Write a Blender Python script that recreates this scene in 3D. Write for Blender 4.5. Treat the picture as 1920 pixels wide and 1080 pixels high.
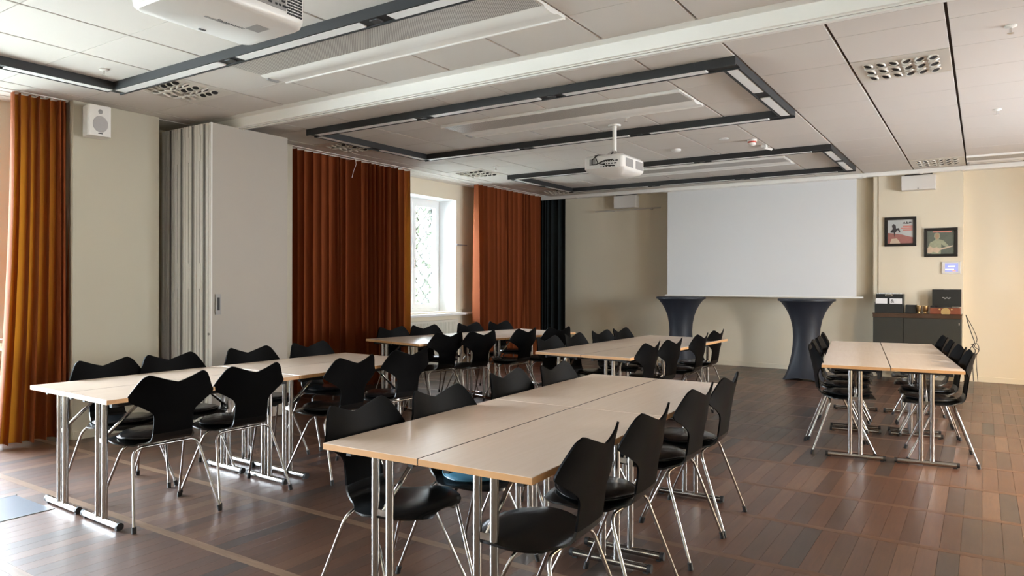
import bpy, bmesh, math, random
from mathutils import Vector, Matrix

random.seed(7)
for o in list(bpy.data.objects): bpy.data.objects.remove(o, do_unlink=True)
SC = bpy.context.scene
COL = SC.collection
PI = math.pi

# ------------------------------------------------------------------ camera
TH = 0.5837
CAMZ = 1.3695
cam = bpy.data.cameras.new('camera'); co = bpy.data.objects.new('camera', cam); COL.objects.link(co)
cam.sensor_width = 36.0; cam.lens = 36.0*1335.64/1920.0
cam.shift_y = -(540-528.79)/1920.0
cam.clip_start = 0.05; cam.clip_end = 300
co.matrix_world = Matrix.Translation((0, 0, CAMZ)) @ Matrix.Rotation(TH, 4, 'Z') @ Matrix.Rotation(PI/2, 4, 'X') @ Matrix.Rotation(0.002, 4, 'Z')
SC.camera = co
# ------------------------------------------------------------------ world, exposure, lights
SC.view_settings.view_transform = 'Standard'; SC.view_settings.look = 'None'
SC.view_settings.gamma = 1.0; SC.view_settings.use_curve_mapping = False
SC.view_settings.exposure = 1.78
w = bpy.data.worlds.new('sky'); SC.world = w; w.use_nodes = True
bg = w.node_tree.nodes['Background']; bg.inputs[0].default_value = (0.80, 0.905, 1.0, 1); bg.inputs[1].default_value = 15.0
SC.cycles.max_bounces = 10; SC.cycles.diffuse_bounces = 6; SC.cycles.glossy_bounces = 4
SC.cycles.sample_clamp_indirect = 6.0; SC.cycles.use_denoising = True

def portal(loc, rot, sx, sy):
    l = bpy.data.lights.new('window_portal', 'AREA'); l.shape = 'RECTANGLE'; l.size = sx; l.size_y = sy
    l.cycles.is_portal = True
    o = bpy.data.objects.new('window_portal', l); COL.objects.link(o); o.location = loc; o.rotation_euler = rot
# windows: (wall side, start, end, sill, head)
WIN_L = [(-2.4, -1.0, .06, 2.75), (-.5, 2.67, .06, 2.82), (7.72, 9.05, .9, 2.68)]  # rear-left window added, near-left one enlarged, to brighten the floor
WIN_R_ADDED = [(5.6, 6.9, .8, 2.6), (7.7, 9.0, .8, 2.6)]  # unseen windows, added to bring light into the right side
XR = 3.4; YB = 11.8; YN = -2.6; XW = -7.05; HC = 2.93
for a, b, s, h in WIN_L:
    portal((XW-.42, (a+b)/2, (s+h)/2), (0, -PI/2, 0), h-s, b-a)
for a, b, s, h in WIN_R_ADDED:
    portal((XR+.22, (a+b)/2, (s+h)/2), (0, PI/2, 0), h-s, b-a)
# added warm lamps, unseen beside the frame, to brighten the right side (shades below)
FILL_LAMPS = [(2.5, 9.8, 1.9), (1.95, 5.9, 1.6)]
for x, y, z in FILL_LAMPS:
    l = bpy.data.lights.new('fill_bulb', 'POINT'); l.energy = 60 if y > 8 else 150; l.color = (1.0, .70, .38); l.shadow_soft_size = .15
    o = bpy.data.objects.new('fill_bulb', l); COL.objects.link(o); o.location = (x, y, z)

# ------------------------------------------------------------------ materials
def mat(name, color, rough=.5, metal=0., spec=.5, bump=None, coat=0., emit=None, sheen=0., var=None):
    m = bpy.data.materials.new(name); m.use_nodes = True; nt = m.node_tree; N = nt.nodes; L = nt.links
    b = N['Principled BSDF']
    b.inputs['Base Color'].default_value = (*color, 1); b.inputs['Roughness'].default_value = rough
    b.inputs['Metallic'].default_value = metal; b.inputs['Specular IOR Level'].default_value = spec
    b.inputs['Coat Weight'].default_value = coat
    if sheen: b.inputs['Sheen Weight'].default_value = sheen; b.inputs['Sheen Tint'].default_value = (*color, 1)
    if emit: b.inputs['Emission Color'].default_value = (*emit[0], 1); b.inputs['Emission Strength'].default_value = emit[1]
    tc = N.new('ShaderNodeTexCoord')
    if var:   # (scale, amount) soft tonal variation
        nz = N.new('ShaderNodeTexNoise'); nz.inputs['Scale'].default_value = var[0]; nz.inputs['Detail'].default_value = 4
        L.new(tc.outputs['Object'], nz.inputs['Vector'])
        mr = N.new('ShaderNodeMapRange'); mr.inputs['To Min'].default_value = 1-var[1]; mr.inputs['To Max'].default_value = 1+var[1]
        L.new(nz.outputs['Fac'], mr.inputs['Value'])
        mx = N.new('ShaderNodeVectorMath'); mx.operation = 'SCALE'; mx.inputs[0].default_value = color
        L.new(mr.outputs['Result'], mx.inputs['Scale']); L.new(mx.outputs[0], b.inputs['Base Color'])
    if bump:  # (scale, strength)
        nz = N.new('ShaderNodeTexNoise'); nz.inputs['Scale'].default_value = bump[0]; nz.inputs['Detail'].default_value = 3
        L.new(tc.outputs['Object'], nz.inputs['Vector'])
        bp = N.new('ShaderNodeBump'); bp.inputs['Strength'].default_value = bump[1]; bp.inputs['Distance'].default_value = .002
        L.new(nz.outputs['Fac'], bp.inputs['Height']); L.new(bp.outputs[0], b.inputs['Normal'])
    return m

M = {}
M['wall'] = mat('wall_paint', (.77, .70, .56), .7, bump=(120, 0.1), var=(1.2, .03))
M['wall_dim'] = mat('wall_paint_dimmed', (.48, .44, .35), .7, bump=(120, 0.1), var=(1.2, .03))  # same wall paint, darkened so the piers look less lit
M['white'] = mat('white_paint', (.78, .77, .74), .45, bump=(90, 0.1))
M['reveal'] = mat('window_reveal_white', (.84, .85, .85), .5, bump=(90, 0.1))
M['tile'] = mat('ceiling_tile_white', (.61, .57, .53), .85, bump=(60, 0.04))
M['gap'] = mat('ceiling_gap_dark', (.10, .085, .07), .9, bump=(50, 0.2))
M['rail_white'] = mat('rail_white', (.80, .78, .74), .35, bump=(50, 0.05))
M['black_metal'] = mat('black_powder_coat', (.017, .018, .02), .55, bump=(120, 0.08))
M['diffuser'] = mat('lamp_diffuser', (.80, .80, .79), .35, bump=(120, 0.02))
M['perf'] = None
M['chrome'] = mat('chrome', (.50, .485, .47), .18, 1.0, bump=(30, 0.02))
M['chrome_soft'] = mat('brushed_steel', (.62, .59, .56), .28, 1.0, bump=(60, 0.05))
M['rubber'] = mat('black_rubber', (.012, .012, .013), .6, bump=(80, 0.1))
M['shell'] = mat('black_lacquer_shell', (.002, .002, .0023), .5, bump=(40, .05), spec=.06)
M['shell_g'] = mat('black_lacquer_seat', (.008, .009, .0095), .25, bump=(40, 0.04))
M['leather'] = mat('black_leather', (.010, .011, .012), .24, bump=(28, 0.5))
M['leather_sky'] = mat('leather_painted_sky', (.07, .20, .29), .35, bump=(28, 0.5))  # black leather with the sky's reflection painted in as blue
M['partition'] = mat('partition_laminate', (.39, .35, .305), .55, bump=(120, 0.12), var=(3, .02))
M['partition_edge'] = mat('partition_edge_white', (.74, .73, .70), .4, bump=(60, 0.1))
M['seal'] = mat('partition_seal_grey', (.16, .155, .15), .6, bump=(60, 0.1))
M['screen'] = mat('screen_matte_white', (.68, .68, .68), .8, bump=(120, 0.04))
M['plastic'] = mat('white_plastic', (.74, .72, .69), .35, bump=(120, 0.032))
M['grille'] = mat('speaker_grille_grey', (.42, .40, .40), .6, bump=(120, 0.32))
M['dark_plastic'] = mat('dark_plastic', (.03, .03, .032), .45, bump=(120, 0.04))
M['grey_plastic'] = mat('grey_plastic', (.30, .29, .28), .45, bump=(120, 0.04))
M['vent_metal'] = mat('vent_metal', (.62, .58, .52), .35, .2, bump=(60, 0.05))
M['teal_cloth'] = mat('dark_teal_velvet', (.003, .008, .0095), .9, bump=(120, 0.2))
M['stretch'] = mat('navy_stretch_cloth', (.012, .015, .024), .55, bump=(120, 0.12), sheen=.5)
M['cab'] = mat('cabinet_dark_green_grey', (.030, .031, .025), .55, bump=(60, 0.1))
M['cab_top'] = mat('cabinet_walnut_edge', (.07, .036, .020), .18, bump=(30, 0.1), var=(6, .3))
M['crate'] = mat('crate_black_board', (.014, .016, .016), .5, bump=(120, 0.08))
M['paper'] = mat('white_paper', (.75, .75, .76), .7, bump=(120, 0.04))
M['brass'] = mat('brass', (.75, .55, .28), .3, 1.0, bump=(60, 0.05))
M['redwood'] = mat('red_brown_wood', (.22, .06, .03), .3, bump=(30, 0.1), var=(20, .25))
M['frame'] = mat('picture_frame_black', (.012, .010, .008), .4, bump=(60, 0.1))
M['print_a'] = mat('print_pale_sky', (.52, .54, .54), .5, var=(14, .08))
M['print_hill'] = mat('print_red_hill', (.36, .15, .13), .5, var=(30, .2))
M['print_cream'] = mat('print_cream', (.60, .48, .36), .5, var=(40, .15))
M['print_ink'] = mat('print_dark_ink', (.05, .045, .05), .5, var=(40, .2))
M['print_red'] = mat('print_red_ink', (.60, .22, .18), .5, var=(40, .2))
M['print_green'] = mat('print_dull_green', (.13, .15, .12), .5, var=(25, .25))
M['print_skin'] = mat('print_tan', (.40, .28, .18), .5, var=(30, .2))
M['print_shirt'] = mat('print_pale_green', (.34, .36, .25), .5, var=(30, .2))
M['lcd'] = mat('panel_display', (.2, .22, .4), .2, emit=((.36, .40, .80), .24), bump=(50, 0.02))
M['lcd_white'] = mat('panel_display_text', (.8, .8, .8), .3, emit=((.9, .93, 1.0), .5), bump=(50, 0.02))
M['led_red'] = mat('panel_led_red', (.8, .2, .1), .3, emit=((1.0, .25, .15), .4), bump=(50, 0.02))
M['cable'] = mat('black_cable', (.015, .012, .01), .5, bump=(80, 0.1))
M['red'] = mat('red_ring', (.6, .05, .03), .4, bump=(80, 0.1))
M['mat'] = mat('floor_hatch_grey_blue', (.11, .125, .15), .35, bump=(120, 0.12))
M['leaf'] = mat('leaves_outside', (.022, .035, .012), .6, var=(2, .4))
M['ground'] = mat('ground_outside', (.40, .42, .38), .9, var=(.6, .2))
M['iron'] = mat('painted_iron', (.010, .010, .011), .8, spec=.1)
M['shade'] = mat('fill_lamp_shade_cream', (.7, .62, .48), .6, bump=(90, 0.1))
M['edge'] = mat('beech_edge_band', (.62, .34, .15), .4, bump=(60, 0.1), var=(8, .12))
M['radiator'] = mat('radiator_white', (.70, .68, .60), .4, bump=(60, 0.05))

def nodes_mat(name):
    m = bpy.data.materials.new(name); m.use_nodes = True
    return m, m.node_tree.nodes, m.node_tree.links, m.node_tree.nodes['Principled BSDF']

# parquet: colour per plank from its place in the world
PW = .092; Y0 = 2.20; DY = .688
def parquet():
    m, N, L, b = nodes_mat('parquet_planks')
    g = N.new('ShaderNodeNewGeometry'); sx = N.new('ShaderNodeSeparateXYZ'); L.new(g.outputs['Position'], sx.inputs[0])
    def math_(op, a, v=None, c=None):
        n = N.new('ShaderNodeMath'); n.operation = op
        if hasattr(a, 'type'): L.new(a, n.inputs[0])
        else: n.inputs[0].default_value = a
        if v is not None:
            if hasattr(v, 'type'): L.new(v, n.inputs[1])
            else: n.inputs[1].default_value = v
        return n.outputs[0]
    ix = math_('FLOOR', math_('DIVIDE', sx.outputs['X'], PW))
    iy = math_('FLOOR', math_('DIVIDE', math_('SUBTRACT', sx.outputs['Y'], Y0), DY))
    cb = N.new('ShaderNodeCombineXYZ'); L.new(ix, cb.inputs[0]); L.new(iy, cb.inputs[1])
    wn = N.new('ShaderNodeTexWhiteNoise'); wn.noise_dimensions = '3D'; L.new(cb.outputs[0], wn.inputs['Vector'])
    cr = N.new('ShaderNodeValToRGB'); L.new(wn.outputs['Value'], cr.inputs[0])
    e = cr.color_ramp.elements
    e[0].position = 0; e[0].color = (.032, .019, .014, 1); e[1].position = 1; e[1].color = (.13, .064, .034, 1)
    for p, c in ((.14, (.052, .023, .012)), (.4, (.070, .027, .012)), (.65, (.084, .032, .014)), (.86, (.100, .042, .020))):
        k = e.new(p); k.color = (*c, 1)
    # grain stretched along the plank
    mp = N.new('ShaderNodeMapping'); mp.inputs['Scale'].default_value = (38, 3.2, 1); L.new(g.outputs['Position'], mp.inputs[0])
    ad = N.new('ShaderNodeVectorMath'); L.new(mp.outputs[0], ad.inputs[0]); L.new(wn.outputs['Color'], ad.inputs[1])
    nz = N.new('ShaderNodeTexNoise'); nz.inputs['Scale'].default_value = 1.6; nz.inputs['Detail'].default_value = 6; nz.inputs['Distortion'].default_value = .8
    L.new(ad.outputs[0], nz.inputs['Vector'])
    mr = N.new('ShaderNodeMapRange'); mr.inputs['From Min'].default_value = .25; mr.inputs['From Max'].default_value = .75
    mr.inputs['To Min'].default_value = .78; mr.inputs['To Max'].default_value = 1.18; L.new(nz.outputs['Fac'], mr.inputs['Value'])
    vm = N.new('ShaderNodeVectorMath'); vm.operation = 'SCALE'; L.new(cr.outputs[0], vm.inputs[0]); L.new(mr.outputs[0], vm.inputs['Scale'])
    L.new(vm.outputs[0], b.inputs['Base Color'])
    n2 = N.new('ShaderNodeTexNoise'); n2.inputs['Scale'].default_value = 1.7; n2.inputs['Detail'].default_value = 5; L.new(g.outputs['Position'], n2.inputs['Vector'])
    r2 = N.new('ShaderNodeMapRange'); r2.inputs['To Min'].default_value = .42; r2.inputs['To Max'].default_value = .60; L.new(n2.outputs['Fac'], r2.inputs['Value'])
    L.new(r2.outputs[0], b.inputs['Roughness'])
    b.inputs['Specular IOR Level'].default_value = .6; b.inputs['Coat Weight'].default_value = .42; b.inputs['Coat Roughness'].default_value = .25
    bp = N.new('ShaderNodeBump'); bp.inputs['Strength'].default_value = .12; bp.inputs['Distance'].default_value = .001
    L.new(nz.outputs['Fac'], bp.inputs['Height']); L.new(bp.outputs[0], b.inputs['Normal'])
    return m
M['parquet'] = parquet()
def wood_long(name, ca, cb_, rough, scale, spec=.5):
    m, N, L, b = nodes_mat(name)
    tc = N.new('ShaderNodeTexCoord'); mp = N.new('ShaderNodeMapping'); mp.inputs['Scale'].default_value = scale
    L.new(tc.outputs['Object'], mp.inputs[0])
    nz = N.new('ShaderNodeTexNoise'); nz.inputs['Scale'].default_value = 2.0; nz.inputs['Detail'].default_value = 6; nz.inputs['Distortion'].default_value = .6
    L.new(mp.outputs[0], nz.inputs['Vector'])
    cr = N.new('ShaderNodeValToRGB'); cr.color_ramp.elements[0].position = .3; cr.color_ramp.elements[1].position = .72
    cr.color_ramp.elements[0].color = (*ca, 1); cr.color_ramp.elements[1].color = (*cb_, 1)
    L.new(nz.outputs['Fac'], cr.inputs[0]); L.new(cr.outputs[0], b.inputs['Base Color'])
    b.inputs['Roughness'].default_value = rough; b.inputs['Specular IOR Level'].default_value = spec
    bp = N.new('ShaderNodeBump'); bp.inputs['Strength'].default_value = .05; bp.inputs['Distance'].default_value = .001
    L.new(nz.outputs['Fac'], bp.inputs['Height']); L.new(bp.outputs[0], b.inputs['Normal'])
    return m
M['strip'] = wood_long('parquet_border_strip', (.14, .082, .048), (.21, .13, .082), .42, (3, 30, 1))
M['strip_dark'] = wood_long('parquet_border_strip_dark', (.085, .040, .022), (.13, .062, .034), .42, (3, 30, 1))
M['top'] = wood_long('beech_laminate', (.75, .60, .485), (.785, .635, .52), .24, (22, 1.6, 1), .85)
def perf_mat():
    m, N, L, b = nodes_mat('perforated_metal')
    tc = N.new('ShaderNodeTexCoord'); mp = N.new('ShaderNodeMapping'); mp.inputs['Scale'].default_value = (95, 95, 95); mp.inputs['Rotation'].default_value = (0, 0, PI/4)
    L.new(tc.outputs['Object'], mp.inputs[0])
    v = N.new('ShaderNodeTexVoronoi'); v.inputs['Randomness'].default_value = 0; v.inputs['Scale'].default_value = 1; v.voronoi_dimensions = '2D'
    L.new(mp.outputs[0], v.inputs['Vector'])
    cr = N.new('ShaderNodeValToRGB'); cr.color_ramp.elements[0].position = .28; cr.color_ramp.elements[1].position = .38
    cr.color_ramp.elements[0].color = (.10, .09, .08, 1); cr.color_ramp.elements[1].color = (.56, .53, .49, 1)
    L.new(v.outputs['Distance'], cr.inputs[0]); L.new(cr.outputs[0], b.inputs['Base Color']); b.inputs['Roughness'].default_value = .4
    return m
M['perf'] = perf_mat()
def velvet(name, color, glow):
    m, N, L, b = nodes_mat(name)
    b.inputs['Base Color'].default_value = (*color, 1); b.inputs['Roughness'].default_value = .9
    b.inputs['Sheen Weight'].default_value = .04; b.inputs['Sheen Tint'].default_value = (1, .45, .15, 1)
    tr = N.new('ShaderNodeBsdfTranslucent'); tr.inputs[0].default_value = (*glow, 1)
    mx = N.new('ShaderNodeMixShader'); mx.inputs[0].default_value = .08
    L.new(b.outputs[0], mx.inputs[1]); L.new(tr.outputs[0], mx.inputs[2]); L.new(mx.outputs[0], N['Material Output'].inputs['Surface'])
    tc = N.new('ShaderNodeTexCoord'); nz = N.new('ShaderNodeTexNoise'); nz.inputs['Scale'].default_value = 300
    L.new(tc.outputs['Object'], nz.inputs['Vector'])
    bp = N.new('ShaderNodeBump'); bp.inputs['Strength'].default_value = .4; bp.inputs['Distance'].default_value = .001
    L.new(nz.outputs['Fac'], bp.inputs['Height']); L.new(bp.outputs[0], b.inputs['Normal'])
    return m
M['velvet'] = velvet('rust_orange_velvet', (.22, .046, .005), (.80, .30, .02))
def glass_mat():
    m, N, L, b = nodes_mat('window_glass')
    t = N.new('ShaderNodeBsdfTransparent'); g = N.new('ShaderNodeBsdfGlossy'); g.inputs['Roughness'].default_value = .02
    fr = N.new('ShaderNodeFresnel'); fr.inputs[0].default_value = 1.3
    mx = N.new('ShaderNodeMixShader'); L.new(fr.outputs[0], mx.inputs[0]); L.new(t.outputs[0], mx.inputs[1]); L.new(g.outputs[0], mx.inputs[2])
    L.new(mx.outputs[0], N['Material Output'].inputs['Surface']); return m
M['glass'] = glass_mat()

# ------------------------------------------------------------------ mesh helpers
class MB:
    def __init__(s): s.v = []; s.f = []; s.mi = []; s.cur = 0; s.flat = []; s.fl = False
    def add(s, vs, fs):
        o = len(s.v); s.v += [tuple(v) for v in vs]; s.f += [tuple(i+o for i in f) for f in fs]; s.mi += [s.cur]*len(fs); s.flat += [s.fl]*len(fs)
        return s
    def box(s, x0, x1, y0, y1, z0, z1, bev=0.):
        if bev <= 0:
            vs = [(x, y, z) for z in (z0, z1) for y in (y0, y1) for x in (x0, x1)]
            s.fl = True; s.add(vs, [(0, 2, 3, 1), (4, 5, 7, 6), (0, 1, 5, 4), (2, 6, 7, 3), (0, 4, 6, 2), (1, 3, 7, 5)]); s.fl = False; return s
        bm = bmesh.new(); bmesh.ops.create_cube(bm, size=1)
        for v in bm.verts: v.co = Vector(((x0+x1)/2+v.co.x*(x1-x0), (y0+y1)/2+v.co.y*(y1-y0), (z0+z1)/2+v.co.z*(z1-z0)))
        bmesh.ops.bevel(bm, geom=list(bm.edges), offset=bev, segments=2, profile=.5, affect='EDGES')
        s.fl = True; s.bm(bm); s.fl = False; return s
    def bm(s, bm):
        bm.verts.ensure_lookup_table(); bm.verts.index_update()
        s.add([v.co[:] for v in bm.verts], [[v.index for v in f.verts] for f in bm.faces]); bm.free(); return s
    def tube(s, pts, r, n=10, cap=True):
        P = [Vector(p) for p in pts]; rings = []; up = None
        for i, p in enumerate(P):
            d = (P[min(i+1, len(P)-1)]-P[max(i-1, 0)]).normalized()
            if up is None: up = Vector((0, 0, 1)) if abs(d.z) < .9 else Vector((1, 0, 0))
            a = d.cross(up).normalized(); bb = a.cross(d).normalized(); up = bb
            rr = r[i] if isinstance(r, (list, tuple)) else r
            rings.append([p+a*math.cos(2*PI*k/n)*rr+bb*math.sin(2*PI*k/n)*rr for k in range(n)])
        vs = [v for q in rings for v in q]; fs = []
        for i in range(len(P)-1):
            for k in range(n): fs.append((i*n+k, i*n+(k+1) % n, (i+1)*n+(k+1) % n, (i+1)*n+k))
        if cap: fs.append(tuple(range(n))[::-1]); fs.append(tuple((len(P)-1)*n+k for k in range(n)))
        return s.add(vs, fs)
    def lathe(s, prof, c=(0, 0, 0), n=24, axis='z'):
        vs = []; fs = []
        for r, h in prof:
            for k in range(n):
                a = 2*PI*k/n; x, y, z = r*math.cos(a), r*math.sin(a), h
                if axis == 'x': x, y, z = z, x, y
                if axis == 'y': x, y, z = y, z, x
                vs.append((c[0]+x, c[1]+y, c[2]+z))
        for i in range(len(prof)-1):
            for k in range(n): fs.append((i*n+k, i*n+(k+1) % n, (i+1)*n+(k+1) % n, (i+1)*n+k))
        if prof[0][0] > 1e-5: fs.append(tuple(range(n))[::-1])
        if prof[-1][0] > 1e-5: fs.append(tuple((len(prof)-1)*n+k for k in range(n)))
        return s.add(vs, fs)
    def prism(s, poly, a, b, axis='z'):
        n = len(poly)
        def P(u, v, w_):
            return {'z': (u, v, w_), 'y': (u, w_, v), 'x': (w_, u, v)}[axis]
        vs = [P(u, v, a) for u, v in poly]+[P(u, v, b) for u, v in poly]
        fs = [tuple(range(n))[::-1], tuple(range(n, 2*n))]+[(k, (k+1) % n, n+(k+1) % n, n+k) for k in range(n)]
        return s.add(vs, fs)
    def xf(s, m):
        s.v = [tuple(m @ Vector(v)) for v in s.v]; return s
    def mesh(s, name, mats, sharp=40):
        me = bpy.data.meshes.new(name); me.from_pydata(s.v, [], s.f)
        bm = bmesh.new(); bm.from_mesh(me); bmesh.ops.recalc_face_normals(bm, faces=bm.faces); bm.to_mesh(me); bm.free()
        for m_ in (mats if isinstance(mats, (list, tuple)) else [mats]): me.materials.append(m_)
        if any(s.mi): me.polygons.foreach_set('material_index', s.mi)
        me.set_sharp_from_angle(angle=math.radians(sharp)); me.polygons.foreach_set('use_smooth', [not q for q in s.flat])
        me.update(); return me
def link(name, me, parent=None, loc=(0, 0, 0), rz=0):
    o = bpy.data.objects.new(name, me); COL.objects.link(o); o.location = loc; o.rotation_euler = (0, 0, rz)
    if parent: o.parent = parent
    return o
def obj(name, mb, m, parent=None, loc=(0, 0, 0), rz=0, sharp=40): return link(name, mb.mesh(name, m, sharp), parent, loc, rz)
def tag(o, label, cat, group=None, kind=None):
    o['label'] = label; o['category'] = cat
    if group: o['group'] = group
    if kind: o['kind'] = kind
    return o
def empty(name, loc=(0, 0, 0), rz=0):
    o = bpy.data.objects.new(name, None); COL.objects.link(o); o.location = loc; o.rotation_euler = (0, 0, rz); o.empty_display_size = .1
    return o
def struct(name, mb, m, parent=None, label=None, cat=None):
    o = obj(name, mb, m, parent)
    if parent is None:
        o['kind'] = 'structure'
        o['label'] = label; o['category'] = cat
    return o
def copy_tree(src, parent=None):
    c = src.copy(); COL.objects.link(c); c.parent = parent
    for ch in KIDS[src]: copy_tree(ch, c)
    return c
KIDS = {}
def index_kids():
    KIDS.clear()
    for o in bpy.data.objects: KIDS.setdefault(o, [])
    for o in bpy.data.objects:
        if o.parent: KIDS[o.parent].append(o)

# ------------------------------------------------------------------ the room
# floor: subfloor, planks laid along Y between thin border strips
fl = struct('floor', MB().box(XW-.4, XR+.2, YN-.1, YB+.1, -.12, -.009), M['ground'], None, 'dark reddish brown parquet floor with pale border strips between rows of planks', 'floor')
def visible(x, y, marg=.15):
    xc = x*math.cos(TH)+y*math.sin(TH); zc = -x*math.sin(TH)+y*math.cos(TH)
    if zc < .5: return None
    u = xc/zc*1335.64+960; v = 528.8+1335.64*CAMZ/zc
    return zc, u, v
plank_me = MB().box(.0006, PW-.0006, 0, DY-.056, -.009, 0).mesh('plank', M['parquet'])
cells = []
rest = MB()
jmin = math.floor((YN-Y0)/DY); jmax = math.floor((YB-Y0)/DY)
imin = math.floor((XW)/PW); imax = math.floor(XR/PW)
for j in range(jmin, jmax+1):
    for i in range(imin, imax+1):
        x, y = i*PW, Y0+j*DY+.028
        q = visible(x+PW/2, y+.3)
        inview = q and -60 < q[1] < 1980 and q[2] < 1150 and x > XW+.3 and y+.6 < YB
        cells.append((q[0] if inview else 1e9+i, x, y, inview))
cells.sort()
for k, (zc, x, y, inview) in enumerate(cells):
    if k < 296 and inview: link('plank', plank_me, fl, (x, y, 0))
    else:
        y1 = min(y+DY-.056, YB)
        rest.box(x+.0006, x+PW-.0006, y, y1, -.009, 0)
o = obj('planks_beyond', rest, M['parquet'], fl); o['kind'] = 'stuff'
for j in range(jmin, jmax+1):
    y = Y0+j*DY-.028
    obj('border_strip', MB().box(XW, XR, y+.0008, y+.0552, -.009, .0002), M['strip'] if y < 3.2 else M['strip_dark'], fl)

# ceiling: dark void plane, square tiles, plain margins
ce = struct('ceiling', MB().box(XW-.4, XR+.2, YN-.1, YB+.1, HC+.03, HC+.2), M['gap'], None, 'suspended ceiling of square off white tiles with dark joints', 'ceiling')
TX = .621; TY = .604
XS = [-2.04+TX*k for k in range(-7, 9)]
YF = [4.63]+[4.935+TY*k for k in range(0, 11)]+[11.45]
YNr = [4.14, 3.665, 3.055, 2.43, 1.815, 1.20, .59, -.02]
skip = set()
def reserve(x0, x1, y0, y1): skip.add((round(x0, 2), round(x1, 2), round(y0, 2), round(y1, 2)))
RES = []   # reserved rectangles (centre tests)
RES += [(-4.53, -2.03, 3.05, 3.67), (-4.53, -2.03, 5.54, 6.15), (-4.53, -2.03, 9.16, 9.77)]      # chilled beams
VENTS = [(-5.766, -5.145, 3.055, 3.665), (-.798, -.177, 5.539, 6.143), (-6.387, -5.766, 5.539, 6.143), (-6.387, -5.766, 7.955, 8.559),
         (-6.387, -5.766, 10.371, 10.975), (-.798, -.177, 10.371, 10.975)]
RES += VENTS
RES += [(-.177, 1.686, 10.371, 10.975)]
tile_cache = {}
stuff_tiles = MB(); ntile = 0
def tile(x0, x1, y0, y1):
    global ntile
    cx, cy = (x0+x1)/2, (y0+y1)/2
    for r in RES:
        if r[0]-.02 < cx < r[1]+.02 and r[2]-.02 < cy < r[3]+.02: return
    q = visible(cx, cy)
    a0, a1, b0, b1 = x0+.009, x1-.009, y0+.002, y1-.002
    vis = q and (-250 < q[1] < 2200) and (528-1335*(HC-CAMZ)/q[0]) > -140
    if vis and ntile < 296:
        key = (round(a1-a0, 3), round(b1-b0, 3))
        if key not in tile_cache: tile_cache[key] = MB().box(0, key[0], 0, key[1], 0, .02, .0015).mesh('ceiling_tile', M['tile'])
        link('ceiling_tile', tile_cache[key], ce, (a0, b0, HC)); ntile += 1
    else: stuff_tiles.box(a0, a1, b0, b1, HC, HC+.02)
for ys in (YF, YNr[::-1]):
    for y0, y1 in zip(ys[:-1], ys[1:]):
        for x0, x1 in zip(XS[:-1], XS[1:]): tile(x0, x1, y0, y1)
        tile(-6.60, XS[0], y0, y1)
stuff_tiles.box(-6.6, XR, YN, YNr[-1], HC, HC+.02)
o = obj('ceiling_tiles_beyond', stuff_tiles, M['tile'], ce); o['kind'] = 'stuff'
mg = MB(); mg.box(XW, -6.602, YN, YB, HC-.005, HC+.02); mg.box(-6.6, XR, 11.452, YB, HC, HC+.02); mg.box(-6.6, XR, 4.142, 4.628, HC, HC+.02)
obj('ceiling_margin', mg, M['rail_white'], ce)
# curtain tracks in the margin along the window wall
for x in (-6.70, -6.86):
    for a, b in ((YN, 3.02), (5.3, 11.2)):
        tag(obj('curtain_track', MB().box(x-.014, x+.014, a, b, HC-.0105, HC-.0052), M['rail_white']),
            'white curtain track on the ceiling, %s, %s' % ('room side' if x > -6.8 else 'window side', 'near left window' if b < 4 else 'along the far windows'), 'curtain track', 'white curtain tracks at the window wall')

def wall_with_openings(name, x0, x1, wins, y0, y1, m, zt, label):
    mb = MB(); ys = [y0]
    for a, b, s, h in wins: ys += [a, b]
    ys.append(y1)
    for k in range(0, len(ys), 2): mb.box(x0, x1, ys[k], ys[k+1], 0, zt)
    for a, b, s, h in wins: mb.box(x0, x1, a, b, 0, s); mb.box(x0, x1, a, b, h, zt)
    return struct(name, mb, m, None, label, 'wall')
ZT = HC+.1
wall_with_openings('wall_left', XW-.45, XW, WIN_L, YN, YB, M['wall'], ZT, 'beige window wall along the left side behind the rust curtains')
wall_with_openings('wall_right', XR, XR+.25, WIN_R_ADDED, YN, YB, M['wall'], ZT, 'beige wall along the right side beyond the frame')
struct('wall_back', MB().box(XW-.45, XR+.25, YB, YB+.25, 0, ZT), M['wall'], None, 'pale beige far wall behind the projection screen', 'wall')
struct('wall_front', MB().box(XW-.45, XR+.25, YN-.25, YN, 0, ZT), M['wall'], None, 'beige wall behind the viewpoint', 'wall')
# piers
pr = struct('trim_1', MB().box(XW, -6.53, 3.03, 3.80, 0, HC-.001, .004), M['wall_dim'], None, 'greenish beige wall pier between the near curtain and the folding partition', 'wall pier')
pr = struct('trim_2', MB().box(XW, -6.57, 5.0, 5.40, 0, HC-.001, .004), M['wall_dim'], None, 'narrow beige wall pier between the folding partition and the dark rust curtain', 'wall pier')
pl = struct('trim_3', MB().box(-1.272, -.222, 11.65, YB, 0, HC-.001, .004), M['wall'], None, 'pale pilaster on the far wall behind the sideboard', 'pilaster')
struct('trim_4', MB().box(-1.345, -1.273, 11.665, YB, 0, HC-.001, .012), M['wall'], None, 'slim boxed pipe casing at the left edge of the pilaster', 'pipe casing')
# baseboards
struct('baseboard_back', MB().box(XW, -1.346, YB-.018, YB, 0, .075, .003).box(-.221, XR, YB-.018, YB, 0, .075, .003), M['wall'], None, 'low beige baseboard along the far wall', 'baseboard')
struct('baseboard_left', MB().box(-6.53, -6.515, 3.035, 3.795, 0, .075, .003), M['wall_dim'], None, 'low beige baseboard on the near left wall pier', 'baseboard')
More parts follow.
